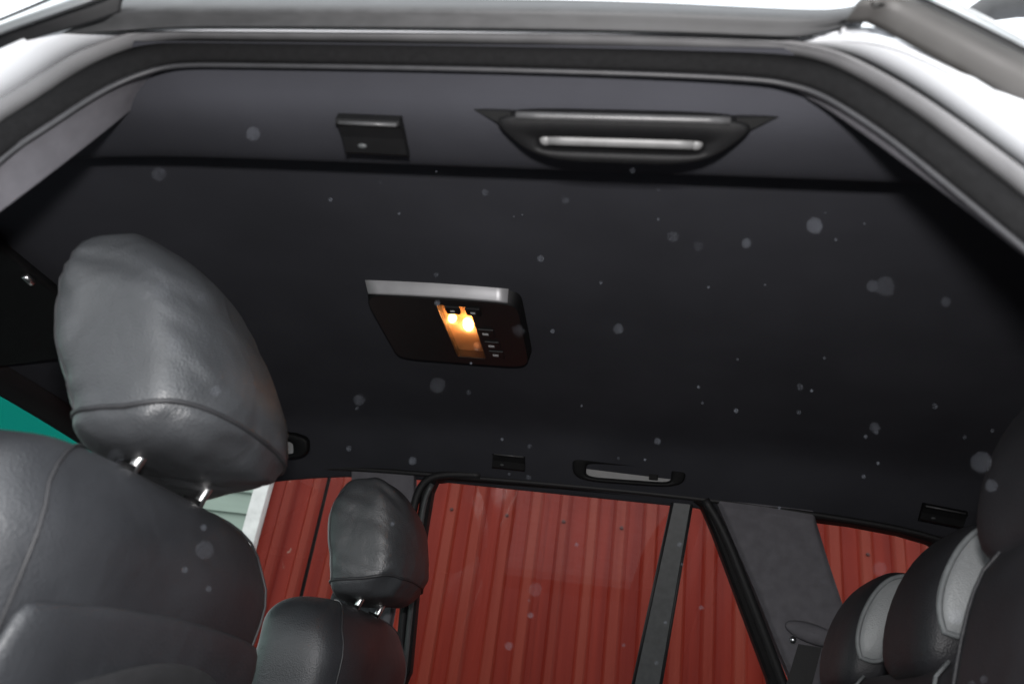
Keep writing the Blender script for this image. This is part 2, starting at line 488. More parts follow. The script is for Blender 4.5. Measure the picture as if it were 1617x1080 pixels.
# black roof moulding over the header, from B to C pillar
def hline(pix, Y):
    return smoothline([atY(px, py, Y) for px, py in pix], 60, 2)
r0_ = hline([(120, 55), (232, 48), (300, 43.5), (700, 47), (1000, 52), (1200, 60), (1262, 62), (1300, 55), (1345, 38)], .526)
r1_ = hline([(60, 56), (232, 44), (300, 40), (700, 42), (1000, 46), (1200, 54), (1262, 56), (1300, 50), (1345, 34)], .515)
r2_ = hline([(90, 40), (232, 30), (300, 27), (700, 28), (1000, 32), (1200, 40), (1270, 44), (1310, 40), (1350, 30)], .519)
r3_ = hline([(130, 26), (232, 20), (300, 19), (700, 21), (1000, 25), (1200, 33), (1270, 37), (1310, 36), (1350, 28)], .500)
r4_ = hline([(150, 10), (232, 8), (300, 8), (700, 10), (1000, 14), (1200, 22), (1290, 24), (1330, 20), (1365, 14)], .503)
r5_ = hline([(150, -4), (232, -5), (300, -5), (700, -3), (1000, 2), (1200, 12), (1300, 16), (1340, 12), (1375, 4)], .515)
r6_ = [p + Vector((0, .05, .012)) for p in r5_]
v, f = loft([r0_, r1_, r2_, r3_, r4_, r5_, r6_])
mk('roof_moulding', v, f, M['black_trim'], car, solid=.003, solid_off=-1)

# C pillar: dark cover outside the white jamb, bright strip, quarter glass, roof rail
def strip(name, lo, hi, Y0, Y1, mt, n=30, bow=-.004, thick=.006):
    A = smoothline([atY(px, py, Y0) for px, py in lo], n, 2); B = smoothline([atY(px, py, Y1) for px, py in hi], n, 2)
    rows = [[p.lerp(q, t) + Vector((0, bow*math.sin(t*math.pi), 0)) for p, q in zip(A, B)] for t in (0, .1, .3, .5, .7, .9, 1)]
    v, f = loft(rows)
    return mk(name, v, f, mt, car, solid=thick, solid_off=-1)
strip('pillar_cover', [(1335, 36), (1360, 31), (1415, 60), (1617, 169), (1800, 270), (2500, 690)], [(1380, 2), (1430, -8), (1480, 14), (1617, 84), (1800, 178), (2500, 590)], .488, .470, M['dark_trim'], bow=-.010)
strip('window_rubber', [(1430, -9), (1480, 13), (1617, 83), (1800, 177), (2500, 589)], [(1445, -12), (1490, 8), (1617, 72), (1800, 165), (2500, 577)], .472, .470, M['rubber'], bow=0)
strip('window_bright_strip', [(1445, -12), (1490, 8), (1617, 72), (1800, 165), (2500, 577)], [(1462, -14), (1510, 6), (1617, 58), (1800, 150), (2500, 560)], .466, .462, M['brushed'], bow=-.003)
# rear quarter of the body behind the pillar, its dark window, and the roof rail
qa = nearline(pix_wh_out, .500, dxr=.078, sl=(14, 25), Ys=[.540 - .040*min(1, w_/56) for w_ in w_wh])
rows = [[p + Vector((0, .003, 0)) for p in qa]]
for t in (.08, .3, .6, 1):
    rows.append([Vector((p.x + (1.60 - p.x)*t, p.y + .003 + .010*math.sin(t*math.pi/2) - .03*t*max(0, .3 - p.z), p.z + .02*(1 - t)*t)) for p in qa])
v, f = loft(rows)
mk('quarter_panel', v, f, M['white'], car, solid=.004, solid_off=-1)
rows = [[Vector((qa[0].x + (1.60 - qa[0].x)*t, y, z + ceil_z(qa[0].x + (1.60 - qa[0].x)*t))) for y, z in ((qa[0].y + .004, qa[0].z), (.520, .575), (.540, .588))] for t in (0, .2, .4, .6, .8, 1)]
v, f = loft(rows)
mk('roof_side', v, f, M['white'], car, solid=.003)
def qz(x, z): return Vector((x, .489 - (.545 - z)*.22, z))
P_ = smoothline([qz(.62, .40), qz(.60, .41), qz(1.20, .38), qz(1.38, .34), qz(1.36, .02), qz(.66, .02), qz(.58, .06), qz(.62, .40)], 40, 2)[:-1]
v, f = loft([P_, [p + Vector((0, -.006, 0)) for p in P_]], True, True, True)
mk('quarter_window', v, f, M['plastic_gloss'], car, smooth=False)
rp = atY(1545, 6, .60)
pts = [rp + Vector((-.03, .01, -.05)), rp + Vector((0, 0, -.006)), rp + Vector((.05, 0, .002))] + [rp + Vector((.05 + .2*k, 0, .002 - .012*k)) for k in range(1, 6)] + [rp + Vector((1.12, .01, -.10))]
v, f = tube(smoothline(pts, 40, 2), .013, 10)
mk('roof_rail', v, f, M['black_trim'], car)
# front door: bright strip along its window frame, black edge, glass
strip('window_bright_strip', [(-120, 104), (0, 54), (80, 26), (150, 1), (190, -16)], [(-120, 82), (0, 35), (70, 6), (110, -12), (150, -30)], .470, .466, M['brushed'], bow=-.004)
strip('window_rubber', [(-120, 82), (0, 35), (70, 6), (110, -12)], [(-120, 76), (0, 29), (64, 2), (104, -16)], .469, .468, M['rubber'], bow=0)
strip('pillar_cover', [(-60, 92), (30, 68), (80, 54), (140, 38), (190, 20)], [(-60, 78), (30, 44), (80, 25), (150, 0), (200, -18)], .500, .485, M['rubber'], bow=-.002)

# ---- headliner
PROF = [(.545, .580), (.572, .571), (.583, .560), (.594, .551), (.606, .5455), (.622, .5430), (.645, .5440), (.670, .5475), (.692, .5525), (.706, .5580), (.715, .566), (.721, .578), (.730, .596), (.745, .607), (.77, .6135), (.80, .6175),
        (.90, .622), (1.0, .627), (1.14, .631), (CY, .632)]
full = PROF + [(1.41, .631), (1.55, .627), (1.66, .623), (1.74, .6185), (1.79, .611), (1.825, .598), (1.86, .580), (1.90, .558), (1.935, .541), (1.965, .526), (1.99, .514)]
xs = [-1.34, -1.25, -1.15, -1.05, -.95, -.85, -.75, -.65, -.55, -.45, -.35, -.25, -.15, -.05, .05, .15, .25, .35, .45, .55, .7, .85, 1.0, 1.2, 1.45]
rows = []
for x in xs:
    rows.append([Vector((x, y, z + ceil_z(x))) for y, z in full])
v, f = loft(rows)
hl = mk('headliner', v, f, M['fabric'], car, solid=.004, solid_off=1, sub=1)

# outer roof skin
rows = []
for x in (-1.42, -1.2, -.9, -.6, 0, .6, 1.1, 1.55):
    rows.append([Vector((x, y, z + ceil_z(x))) for y, z in ((.535, .585), (.56, .61), (.7, .655), (1.0, .685), (CY, .69), (1.55, .685), (1.85, .655), (1.99, .61), (2.015, .585))])
v, f = loft(rows)
mk('roof', v, f, M['white'], car, solid=.004)

# ---- near pillar trims
a2 = [side(px, py, .552) for px, py in pix_seal_in[:6]]
b2 = [side(px, py, .60 + .02*i/5) for i, (px, py) in enumerate([(0, 335), (80, 275), (160, 213), (215, 168), (254, 136), (272, 106)])]
a2 = [Vector((-.72, .44, .02)), Vector((-.68, .49, .22))] + a2
b2 = [Vector((-.80, .52, -.02)), Vector((-.73, .555, .20))] + b2
A = smoothline(a2, 40, 2); B = smoothline(b2, 40, 2)
rows = [[p.lerp(q, t) + Vector((0, .006*math.sin(t*math.pi), .003*math.sin(t*math.pi))) for p, q in zip(A, B)] for t in (0, .2, .4, .6, .8, .93, 1)]
rows.append([p + Vector((-.012, .012, .012)) for p in B])
rows.append([p + Vector((-.05, .02, .03)) for p in B])
v, f = loft(rows)
tag(mk('pillar_trim', v, f, M['trim_fabric'], car), 'grey fabric trim of the near front pillar')
a3 = [side(px, py, .553) for px, py in [(1245, 128), (1262, 134), (1290, 141), (1330, 162), (1406, 212), (1507, 293), (1617, 384), (1760, 490)]]
b3 = [side(px, py, .575) for px, py in [(1248, 134), (1266, 152), (1298, 168), (1335, 192), (1406, 243), (1507, 318), (1617, 404), (1760, 512)]]
A = smoothline(a3, 40, 2); B = smoothline(b3, 40, 2)
rows = [[p.lerp(q, t) for p, q in zip(A, B)] for t in (0, .15, .5, .85, 1)]
rows.append([p + Vector((.008, .012, .008)) for p in B])
rows.append([p + Vector((.06, .03, .02)) for p in B])
v, f = loft(rows)
tag(mk('pillar_trim', v, f, M['trim_fabric'], car), 'narrow grey trim along the near rear pillar')

# ---- far side: openings, pillars, glass
def fp(px, py, d=0.0):
    q = farp(px, py); q.y += d; return q
def fz(x, z, d=0.0):
    return Vector((x, 1.97 + (.51 - z)*.31 + d, z))
ZB = -.10
door_win = [fp(683, 775), fp(690, 759), fp(705, 757.5), fp(880, 772), fp(1060, 789), fp(1094, 792.5), fp(1108, 800), fp(1126, 842), fp(1168, 955), fp(1212, 1072)]
pr = door_win[-1]
door_win += [fz(pr.x + .05, ZB), fz(-.56, ZB)]
door_win += [fp(648, 1060), fp(660, 930), fp(674, 830)]
front_win = [fp(300, 735), fp(440, 742), fp(545, 744.5), fp(563, 748), fp(567, 762), fp(560, 830), fp(545, 980)]
front_win += [fz(-.78, ZB), fz(-1.75, ZB), fz(-1.62, .10), fz(-1.40, .31)]
q_win = [fp(1281, 820), fp(1345, 828), fp(1420, 842), fp(1468, 856), fp(1484, 866), fp(1470, 890)]
q_win += [fz(.92, .30), fz(.98, .18), fz(.58, .14), fp(1340, 1000), fp(1325, 957), fp(1302, 890)]
def centre(P):
    c = Vector((0, 0, 0))
    for p in P: c += p
    return c/len(P)
def frame_loop(name, P, wid, mt, inn=.0, depth=.03, d0=-.006, thick_lip=.004):
    """a rounded rubber/plastic frame running round a window outline"""
    n = len(P); c = centre(P); inner, outer = [], []
    for i, p in enumerate(P):
        t = (P[(i + 1) % n] - P[i - 1]); nrm = Vector((t.z, 0, -t.x)).normalized()
        if nrm.dot(p - c) < 0: nrm = -nrm
        inner.append(p - nrm*inn); outer.append(p + nrm*wid)
    rows = [[p + Vector((0, depth, 0)) for p in inner], [p + Vector((0, d0 + .004, 0)) for p in inner],
            [p.lerp(q, .2) + Vector((0, d0 - thick_lip, 0)) for p, q in zip(inner, outer)],
            [p.lerp(q, .8) + Vector((0, d0 - thick_lip, 0)) for p, q in zip(inner, outer)],
            [q + Vector((0, d0 + .004, 0)) for q in outer], [q + Vector((0, depth, 0)) for q in outer]]
    v, f = loft(rows, True)
    return mk(name, v, f, mt, car, smooth=False)
frame_loop('window_frame', door_win, .030, M['plastic'])
frame_loop('window_frame', front_win, .024, M['plastic'])
frame_loop('window_frame', q_win, .016, M['plastic'])
def pane(P, d, mt, name='window_glass'):
    v = [p + Vector((0, d, 0)) for p in P]
    return mk(name, v, [tuple(range(len(v)))], mt, car, smooth=False)
pane(door_win, .022, M['glass']); pane(front_win, .022, M['glass']); pane(q_win, .022, M['glass'])

# divider bar of the rear door window
t0, t1 = fp(1064, 786, .006), fp(1094, 788, .006)
s0, s1 = fp(999, 1084, .006), fp(1043, 1084, .006)
dl = (s0 - t0)*1.35; dr = (s1 - t1)*1.35
v, f = box((0, 0, 0), (1, 0, 0), (0, 1, 0), (0, 0, 1))
v = [t0, t1, t1 + dr, t0 + dl]; v = v + [p + Vector((0, .03, 0)) for p in v]
f = [(0, 1, 2, 3), (7, 6, 5, 4), (0, 4, 5, 1), (1, 5, 6, 2), (2, 6, 7, 3), (3, 7, 4, 0)]
mk('window_divider', v, f, M['panel_grey'], car, smooth=False, bevel=.004)
for p, d in ((t0, dl), (t1, dr)):
    v, f = tube([p + Vector((0, .002, .004)), p + d], .0042, 8)
    mk('divider_seal', v, f, M['rubber'], car)

# B pillar trim between the two doors, door frame edge
bp_ = [fp(556, 738), fp(655, 746), fp(655, 780), fp(640, 860), fp(600, 1080), fz(-.66, -.3), fz(-.95, -.3), fz(-.80, .0), fp(556, 860)]
v = [p + Vector((0, -.012, 0)) for p in bp_] + [p + Vector((0, .03, 0)) for p in bp_]
n = len(bp_)
f = [tuple(range(n)), tuple(range(2*n - 1, n - 1, -1))] + [(i, i + n, (i + 1) % n + n, (i + 1) % n) for i in range(n)]
tag(mk('pillar_trim', v, f, M['trim_fabric'], car, smooth=False, bevel=.006), 'grey fabric trim of the far middle pillar')
# curved rubber and grey strip on the door frame's front corner
cv = smoothline([fp(628, 1080, -.01), fp(645, 900, -.012), fp(652, 815, -.012), fp(662, 775, -.012), fp(678, 756, -.012), fp(705, 750, -.012), fp(760, 752, -.012)], 40, 3)
v, f = tube(cv, .011, 8); mk('door_rubber', v, f, M['rubber'], car)
cv2 = smoothline([fp(638, 1080, -.012), fp(657, 900, -.014), fp(667, 820, -.014), fp(674, 785, -.014), fp(684, 766, -.013)], 30, 3)
v, f = tube(cv2, .007, 8); mk('frame_strip', v, f, M['panel_grey'], car)

# C pillar trim (grey fabric) between door and quarter window
cp = [fp(1126, 783), fp(1200, 792), fp(1284, 806), fp(1287, 822), fp(1306, 885), fp(1331, 960), fp(1350, 1010), fz(.62, .10), fz(.56, -.1), fz(.40, -.1), fp(1252, 1080), fp(1226, 1020), fp(1190, 930), fp(1155, 850)]
ctr = centre(cp)
v = [p + Vector((0, -.010, 0)) for p in cp] + [p.lerp(ctr, .12) + Vector((0, -.024, 0)) for p in cp] + [p + Vector((0, .03, 0)) for p in cp]
n = len(cp)
f = [tuple(range(n, 2*n))] + [(i, (i + 1) % n, n + (i + 1) % n, n + i) for i in range(n)] + [(i, 2*n + i, 2*n + (i + 1) % n, (i + 1) % n) for i in range(n)]
tag(mk('pillar_trim', v, f, M['trim_fabric'], car, smooth=False, bevel=.004), 'grey fabric trim of the far rear pillar')
# door edge seam: second dark line beside the window frame on the pillar
cv = smoothline([fp(1112, 790, -.012), fp(1140, 835, -.012), fp(1182, 940, -.012), fp(1228, 1060, -.012), fp(1250, 1120, -.012)], 30, 2)
v, f = tube(cv, .012, 8); mk('door_rubber', v, f, M['rubber'], car)
# thin dark trim edge above the windows, under the headliner
cv = smoothline([fp(250, 733, -.01), fp(440, 738, -.01), fp(560, 741, -.01), fp(700, 752, -.01), fp(900, 768, -.01), fp(1094, 787, -.01), fp(1284, 813, -.01), fp(1420, 835, -.01), fp(1500, 858, -.01), fp(1580, 885, -.01)], 60, 2)
v, f = tube(cv, .007, 8); mk('headliner_edge', v, f, M['rubber'], car)
# lower door panels, far side (below the window line), outer skin and pillars to the rear
v = [fz(-2.1, ZB - .005, -.03), fz(1.6, ZB - .005, -.03), fz(1.6, -.75, -.10), fz(-2.1, -.75, -.10)]
mk('door_panel', v, [(0, 1, 2, 3)], M['plastic'], car, smooth=False, solid=.05)
v = [fz(.80, .52, .0), fz(1.6, .42, .0), fz(1.6, ZB, .0), fz(.90, ZB, .0), fz(1.0, .2, 0), fz(.86, .38, .0)]
mk('quarter_panel', v, [(0, 1, 2, 3, 4, 5)], M['fabric'], car, smooth=False, solid=.02)
# near side lower body, front door, rear quarter: out of frame but they shade the cabin
def nz_(x, z, d=0.0): return Vector((x, .50 - (.545 - z)*.22 + d, z))
mk('sill', [nz_(-2.1, -.55), nz_(1.6, -.55), nz_(1.6, -.85), nz_(-2.1, -.85)], [(0, 1, 2, 3)], M['black_trim'], car, smooth=False, solid=.06)
mk('front_door', [nz_(-.78, -.08), nz_(-2.1, -.08), nz_(-2.1, -.6), nz_(-.78, -.6)], [(0, 1, 2, 3)], M['white'], car, smooth=False, solid=.06)
mk('floor', [(-2.1, .35, -.62), (1.6, .35, -.62), (1.6, 2.15, -.62), (-2.1, 2.15, -.62)], [(0, 1, 2, 3)], M['carpet'], car, smooth=False, solid=.05)
mk('tailgate', [(1.5, .5, .53), (1.5, 2.05, .53), (1.62, 2.1, -.7), (1.62, .4, -.7)], [(0, 1, 2, 3)], M['plastic'], car, smooth=False, solid=.03)
v, f = loft([[Vector((-1.55, y, -.20)) for y in (.36, .9, 1.6, 2.15)], [Vector((-1.75, y, -.10)) for y in (.36, .9, 1.6, 2.15)], [Vector((-2.2, y, -.10)) for y in (.36, .9, 1.6, 2.15)], [Vector((-2.4, y, -.7)) for y in (.36, .9, 1.6, 2.15)]])
mk('dashboard', v, f, M['plastic'], car, smooth=False, solid=.03)

# windscreen: dark header edge, teal shade band, clear glass below
hd0, hd1 = atY(-60, 572, 1.22), atY(134, 699, 1.64)
HX = -1.33
def ws(y, t):      # t along the glass from the header down; crown across the car
    yc = (y - CY)/.72
    return Vector((HX - .75*t - .03*(1 - yc*yc) + .03, y, .468 - .050*yc*yc - .52*t))
ys = [.56 + i*(1.43/16) for i in range(17)]
v, f = loft([[ws(y, 0) for y in ys], [ws(y, .125) for y in ys]])
tag(mk('windscreen_shade_band', v, f, M['glass_teal'], car), 'teal tinted shade band at the top of the windscreen')
v, f = loft([[ws(y, .125) for y in ys], [ws(y, 1.05) for y in ys]])
mk('windscreen', v, f, M['glass_front'], car)
v, f = loft([[ws(y, -.02) + Vector((.045, 0, .012)) for y in ys], [ws(y, -.01) + Vector((.02, 0, -.004)) for y in ys], [ws(y, .015) + Vector((.004, 0, -.003)) for y in ys], [ws(y, .02) for y in ys]])
mk('windscreen_edge', v, f, M['rubber'], car, solid=.003)
for sy in (-1, 1):    # A pillars
    P = [ws(CY + sy*.715, t) + Vector((.02, 0, 0)) for t in (-.08, .2, .5, .8, 1.1)]
    v, f = tube(P, .04, 10); mk('front_pillar', v, f, M['fabric'], car)

# sun visor
v, f = box((-1.115, 1.02, .508), (.135, 0, .030), (0, .255, -.004), (-.002, 0, .009))
vis = mk('sun_visor', v, f, M['plastic'], car, smooth=False, bevel=.007)
v, f = tube([Vector((-.985, .985, .522)), Vector((-.985, 1.005, .520))], .006, 8)
mk('clip', v, f, M['chrome'], vis)

# ---- dome light on the ceiling
DX0, DX1, DY0, DY1, DZ = -.476, -.196, 1.118, 1.400, .634
def dome_ring(inx, iny, z, n=64, e=.20):
    cx, cy = (DX0 + DX1)/2, (DY0 + DY1)/2; ax, ay = (DX1 - DX0)/2 - inx, (DY1 - DY0)/2 - iny
    return [Vector((cx + ax*sgnpow(math.cos(2*math.pi*k/n), e) - (.006*math.sin(2*math.pi*k/n)), cy + ay*sgnpow(math.sin(2*math.pi*k/n), e)*(1 + .03*(1 - abs(math.cos(2*math.pi*k/n)))), z)) for k in range(n)]
rows = [dome_ring(0, 0, DZ), dome_ring(.0, .001, DZ - .003), dome_ring(.004, .011, DZ - .027), dome_ring(.0055, .0135, DZ - .030)]
v, f = loft(rows, True)
dome = mk('dome_light', v, f, M['plastic'], car, smooth=False)
rows = []
for t in (0, .08, .5, .92, 1):
    rows.append([Vector((DX0 + .006 + (DX1 - DX0 - .026)*i/12 + (.010*t - .010*t*i/12 if True else 0), DY0 - .002 - .0042*(1 - ((i - 6)/6)**2) + .012*t - (.0012 if .05 < t < .95 else 0), DZ - .001 - .027*t)) for i in range(13)])
v, f = loft(rows)
mk('front_strip', v, f, M['satin_silver'], dome, solid=.002, solid_off=-1)
tag(dome, 'black overhead console with a lit orange reading lamp')
face = dome_ring(.0055, .0135, DZ - .030)
# face plate with a slot for the lamp: slot runs across the car
LX0, LX1, LY0, LY1 = -.344, -.286, 1.148, 1.362
cx, cy = (LX0 + LX1)/2, (LY0 + LY1)/2
FZ = DZ - .0302
slot = [Vector((cx + (LX1 - LX0)/2*sgnpow(math.cos(2*math.pi*k/64), .12), cy + (LY1 - LY0)/2*sgnpow(math.sin(2*math.pi*k/64), .12), FZ)) for k in range(64)]
v, f = loft([[Vector((p.x, p.y, FZ)) for p in face], slot, [p + Vector((0, 0, .018)) for p in slot]], True)
mk('face_plate', v, f, M['plastic_gloss'], dome, smooth=False)
v, f = loft([[p + Vector((0, 0, .0165)) for p in slot], [Vector((cx + (p.x - cx)*.5, cy + (p.y - cy)*.8, FZ + .021)) for p in slot]], True, False, True)
mk('reflector', v, f, M['reflector'], dome)
def ball(c, r, sx=1, sy=1, sz=1, n=12, m_=8):
    rows = []
    for i in range(m_ + 1):
        t = math.pi*i/m_
        rows.append([Vector(c) + Vector((r*sx*math.sin(t)*math.cos(2*math.pi*k/n), r*sy*math.sin(t)*math.sin(2*math.pi*k/n), r*sz*math.cos(t))) for k in range(n)])
    return loft(rows, True)
v, f = ball((-.328, 1.212, FZ + .009), .0085); mk('bulb', v, f, M['bulb'], dome)
v, f = ball((-.302, 1.232, FZ + .009), .0105, 1, 1.8, 1); mk('bulb', v, f, M['bulb'], dome)
v, f = ball((-.300, 1.325, FZ + .009), .008, 1, 1.5, 1); mk('bulb', v, f, M['bulb_dim'], dome)
v, f = box((cx, cy, FZ + .0015), ((LX1 - LX0)/2 - .001, 0, 0), (0, (LY1 - LY0)/2 - .001, 0), (0, 0, .0006))
mk('lens', v, f, M['lens'], dome, smooth=False)
for bx_, by_ in ((-.316, 1.160), (-.280, 1.162)):
    v, f = box((bx_, by_, FZ - .001), (.013, 0, 0), (0, .012, 0), (0, 0, .003)); bt = mk('button', v, f, M['plastic'], dome, smooth=False, bevel=.002)
    v, f = box((bx_, by_, FZ - .0046), (.004, 0, 0), (0, .0025, 0), (0, 0, .0003)); mk('icon', v, f, M['icon'], dome, smooth=False)
for bx_, by_ in ((-.268, 1.245), (-.264, 1.295), (-.261, 1.335)):
    v, f = box((bx_, by_, FZ - .0008), (.014, 0, 0), (0, .016, 0), (0, 0, .002)); bt = mk('button', v, f, M['plastic_gloss'], dome, smooth=False, bevel=.0015)
    v, f = box((bx_ - .002, by_, FZ - .0032), (.0055, 0, 0), (0, .0035, 0), (0, 0, .0003)); mk('icon', v, f, M['icon'], dome, smooth=False)

# ---- grab handles
def grab_handle(c, ux, out, L, Hh, label, slot_rel, backing=M['plastic_grey'], taper=.72):
    """c centre, ux along the car, out = direction facing the cabin; the frame is boat shaped with a slot that shows the grey backing"""
    ux = Vector(ux).normalized(); out = Vector(out).normalized(); dn = ux.cross(out).normalized()
    if dn.z > 0: dn = -dn
    c = Vector(c)
    N = 48
    def P(s, t, o): return c + ux*s + dn*t + out*o
    def ring_out(sc, o, sh=0):
        r = []
        for k in range(N):
            a_ = 2*math.pi*k/N; ca, sa = math.cos(a_), math.sin(a_)
            s = sgnpow(ca, .45)*L/2*sc; t = sgnpow(sa, .6)*Hh/2*sc
            s *= 1 - (1 - taper)*(t/(Hh/2)*.5 + .5)
            r.append(P(s, t + sh, o))
        return r
    s0, s1, t0, t1 = slot_rel
    def ring_in(o, e=1):
        r = []
        for k in range(N):
            a_ = 2*math.pi*k/N; ca, sa = math.cos(a_), math.sin(a_)
            r.append(P((s0 + s1)/2*L + sgnpow(ca, .3)*(s1 - s0)/2*L*e, (t0 + t1)/2*Hh + sgnpow(sa, .4)*(t1 - t0)/2*Hh*e, o))
        return r
    rows = [ring_out(1.0, -.004), ring_out(1.0, .008), ring_out(.985, .012), ring_out(.955, .0135), ring_in(.0135, 1.06), ring_in(.011), ring_in(-.004)]
    v, f = loft(rows, True)
    h = mk('grab_handle', v, f, M['plastic'], car)
    tag(h, label)
    r = ring_in(.001, 1.05)
    v, f = loft([r, [q - out*.006 for q in r]], True, True, True)
    mk('backing_plate', v, f, backing, h, smooth=False)
    return h, P
# near one: lies along the lip of the headliner over the open door
hn, P = grab_handle(atY(980, 214, .617), (1, .0, .0), (0, -.45, -.89), .282, .050, 'black grab handle with a bright inner bar above the open near door', (-.29, .29, -.04, .28), M['plastic'], taper=.60)
v, f = tube([P(-.072 + .144*i/10, .003, .008) for i in range(11)], .0062, 10)
mk('inner_bar', v, f, M['bar_grey'], hn)
for s in (-.075, .075):
    v, f = ball(P(s, .003, .008), .0068); mk('bar_end', v, f, M['bar_grey'], hn)
v, f = tube([P(-.104 + .208*i/10, -.0228, .0125) for i in range(11)], .004, 8)
mk('grip_edge', v, f, M['plastic_satin'], hn)
for sgn_ in (-1, 1):
    v, f = loft([[P(sgn_*.110, -.024, .0), P(sgn_*.152, -.022, -.006), P(sgn_*.114, -.008, .0)], [P(sgn_*.110, -.024, .009), P(sgn_*.149, -.022, -.001), P(sgn_*.114, -.008, .009)]], True, True, True)
    mk('end_wing', v, f, M['plastic_gloss'], hn, smooth=False)
# far ones
def far_handle(pl, pr, label):
    a_, b_ = pl, pr
    c = (a_ + b_)/2
    h, P = grab_handle(c, b_ - a_, (0, -.8, -.6), (b_ - a_).length, .068, label, (-.37, .37, -.20, .38), taper=.97)
    v, f = tube([P(-.105 + .21*i/8, -.0275, .012) for i in range(9)], .004, 8); mk('grip_edge', v, f, M['plastic_satin'], h)
    v, f = box(P(.062, .010, .004), (.011, 0, 0), (0, .004, 0), (0, 0, .010)); mk('hook', v, f, M['plastic'], h, smooth=False, bevel=.002)
    return h
far_handle(atY(903, 735, 1.888), atY(1084, 748, 1.888), 'black grab handle with a grey recess over the far rear window')
far_handle(atY(310, 692, 1.80), atY(490, 704, 1.80), 'black grab handle half hidden behind the near headrest')

# ---- coat hooks: a hinged flap in a shallow surround
def coat_hook(c, ux, out, L, Hh, label):
    ux = Vector(ux).normalized(); out = Vector(out).normalized(); dn = ux.cross(out).normalized()
    if dn.z > 0: dn = -dn
    if abs(out.z) > .8 and dn.y < 0: dn = -dn
    c = Vector(c)
    def P(s, t, o): return c + ux*s + dn*t + out*o
    prof = [(-.5, .000), (-.5, .010), (-.42, .013), (-.30, .009), (.0, .007), (.40, .008), (.5, .004), (.5, .0)]
    rows = [[P(s*L/2, t*Hh, o) for t, o in prof] for s in (-1, -.97, -.5, 0, .5, .97, 1)]
    v, f = loft(rows, False)
    n_ = len(prof)
    f += [tuple(range(n_)), tuple(len(v) - 1 - i for i in range(n_))]
    h = mk('coat_hook', v, f, M['plastic'], car, smooth=False, bevel=.0015)
    tag(h, label)
    v, f = tube([P(-.45*L, -.44*Hh, .0125), P(.45*L, -.44*Hh, .0125)], .0022, 6); mk('flap_edge', v, f, M['plastic_satin'], h)
    v, f = ball(P(-.20*L, .20*Hh, .0085), .0034, 1.6, 1, .7); mk('catch', v, f, M['panel_grey'], h)
    return h
coat_hook(atY(592, 212, .632), (1, .02, 0), (0, -.22, -.97), .070, .050, 'black coat hook flap above the open near door')
coat_hook(atY(804, 728, 1.893), (1, .0, -.01), (0, -.8, -.6), .084, .044, 'black coat hook flap left of the far grab handle')
coat_hook(atY(1487, 813, 1.878), (1, .02, -.10), (0, -.8, -.6), .094, .042, 'black coat hook flap above the far quarter window')

# ---- front seats
HR = [  # t, front (x,z), back (x,z), half width
    ((-.575, .186), (-.490, .197), .085), ((-.591, .189), (-.452, .208), .122), ((-.599, .198), (-.437, .226), .141), ((-.606, .213), (-.430, .246), .148),
    ((-.628, .256), (-.436, .286), .152), ((-.659, .302), (-.458, .328), .154), ((-.684, .350), (-.488, .376), .150),
    ((-.694, .400), (-.524, .420), .141), ((-.690, .437), (-.556, .449), .126), ((-.674, .462), (-.586, .468), .100),
    ((-.655, .474), (-.612, .477), .060), ((-.640, .478), (-.628, .479), .020)]
def section(F, B, hw, cy, n=44, e=.62, wing=0.0, rb=.030):
    out = []
    cx, cz = (F[0] + B[0])/2, (F[1] + B[1])/2; hx, hz = (B[0] - F[0])/2, (B[1] - F[1])/2
    for k in range(n):
        a_ = 2*math.pi*k/n
        u = sgnpow(math.cos(a_), e); y = sgnpow(math.sin(a_), e)
        x = cx + hx*u; z = cz + hz*u
        # the back is rounder than the front
        if u > 0: x -= rb*y*y*u
        else: x += wing*y*y*u
        out.append(Vector((x, cy + hw*y, z)))
    return out
def wrinkle(v, c, amp, sc, seed):
    d = (v - c)
    if d.length < 1e-6: return v
    n_ = noise.noise(v*sc + Vector((seed, seed*1.7, 3.1))) + .5*noise.noise(v*sc*2.1 + Vector((1.3, seed, 7)))
    return v + d.normalized()*amp*n_
def fold(v, c, seed, h):
    d = (v - c).normalized()
    n1 = noise.noise(Vector((v.x*9, v.y*9, v.z*9)) + Vector((seed, seed*1.7, 3.1)))
    # sagging folds that run across the cover, strongest near the top and just above the hem
    n2 = noise.noise(Vector((v.x*10, v.y*7, v.z*46 + 3*n1)) + Vector((seed*2.3, 1.0, seed)))
    top = max(0, min(1, (h - .12)/.07))*max(0, min(1, (.268 - h)/.03)); hem = max(0, min(1, (.09 - h)/.04))*max(0, min(1, (h + .02)/.02))
    n3 = noise.noise(Vector((v.x*24, v.y*24, v.z*24)) + Vector((seed, 5, 9)))
    return v + d*(.0055*n1 + .0085*n2*top + .0085*n2*hem + .0018*n3)
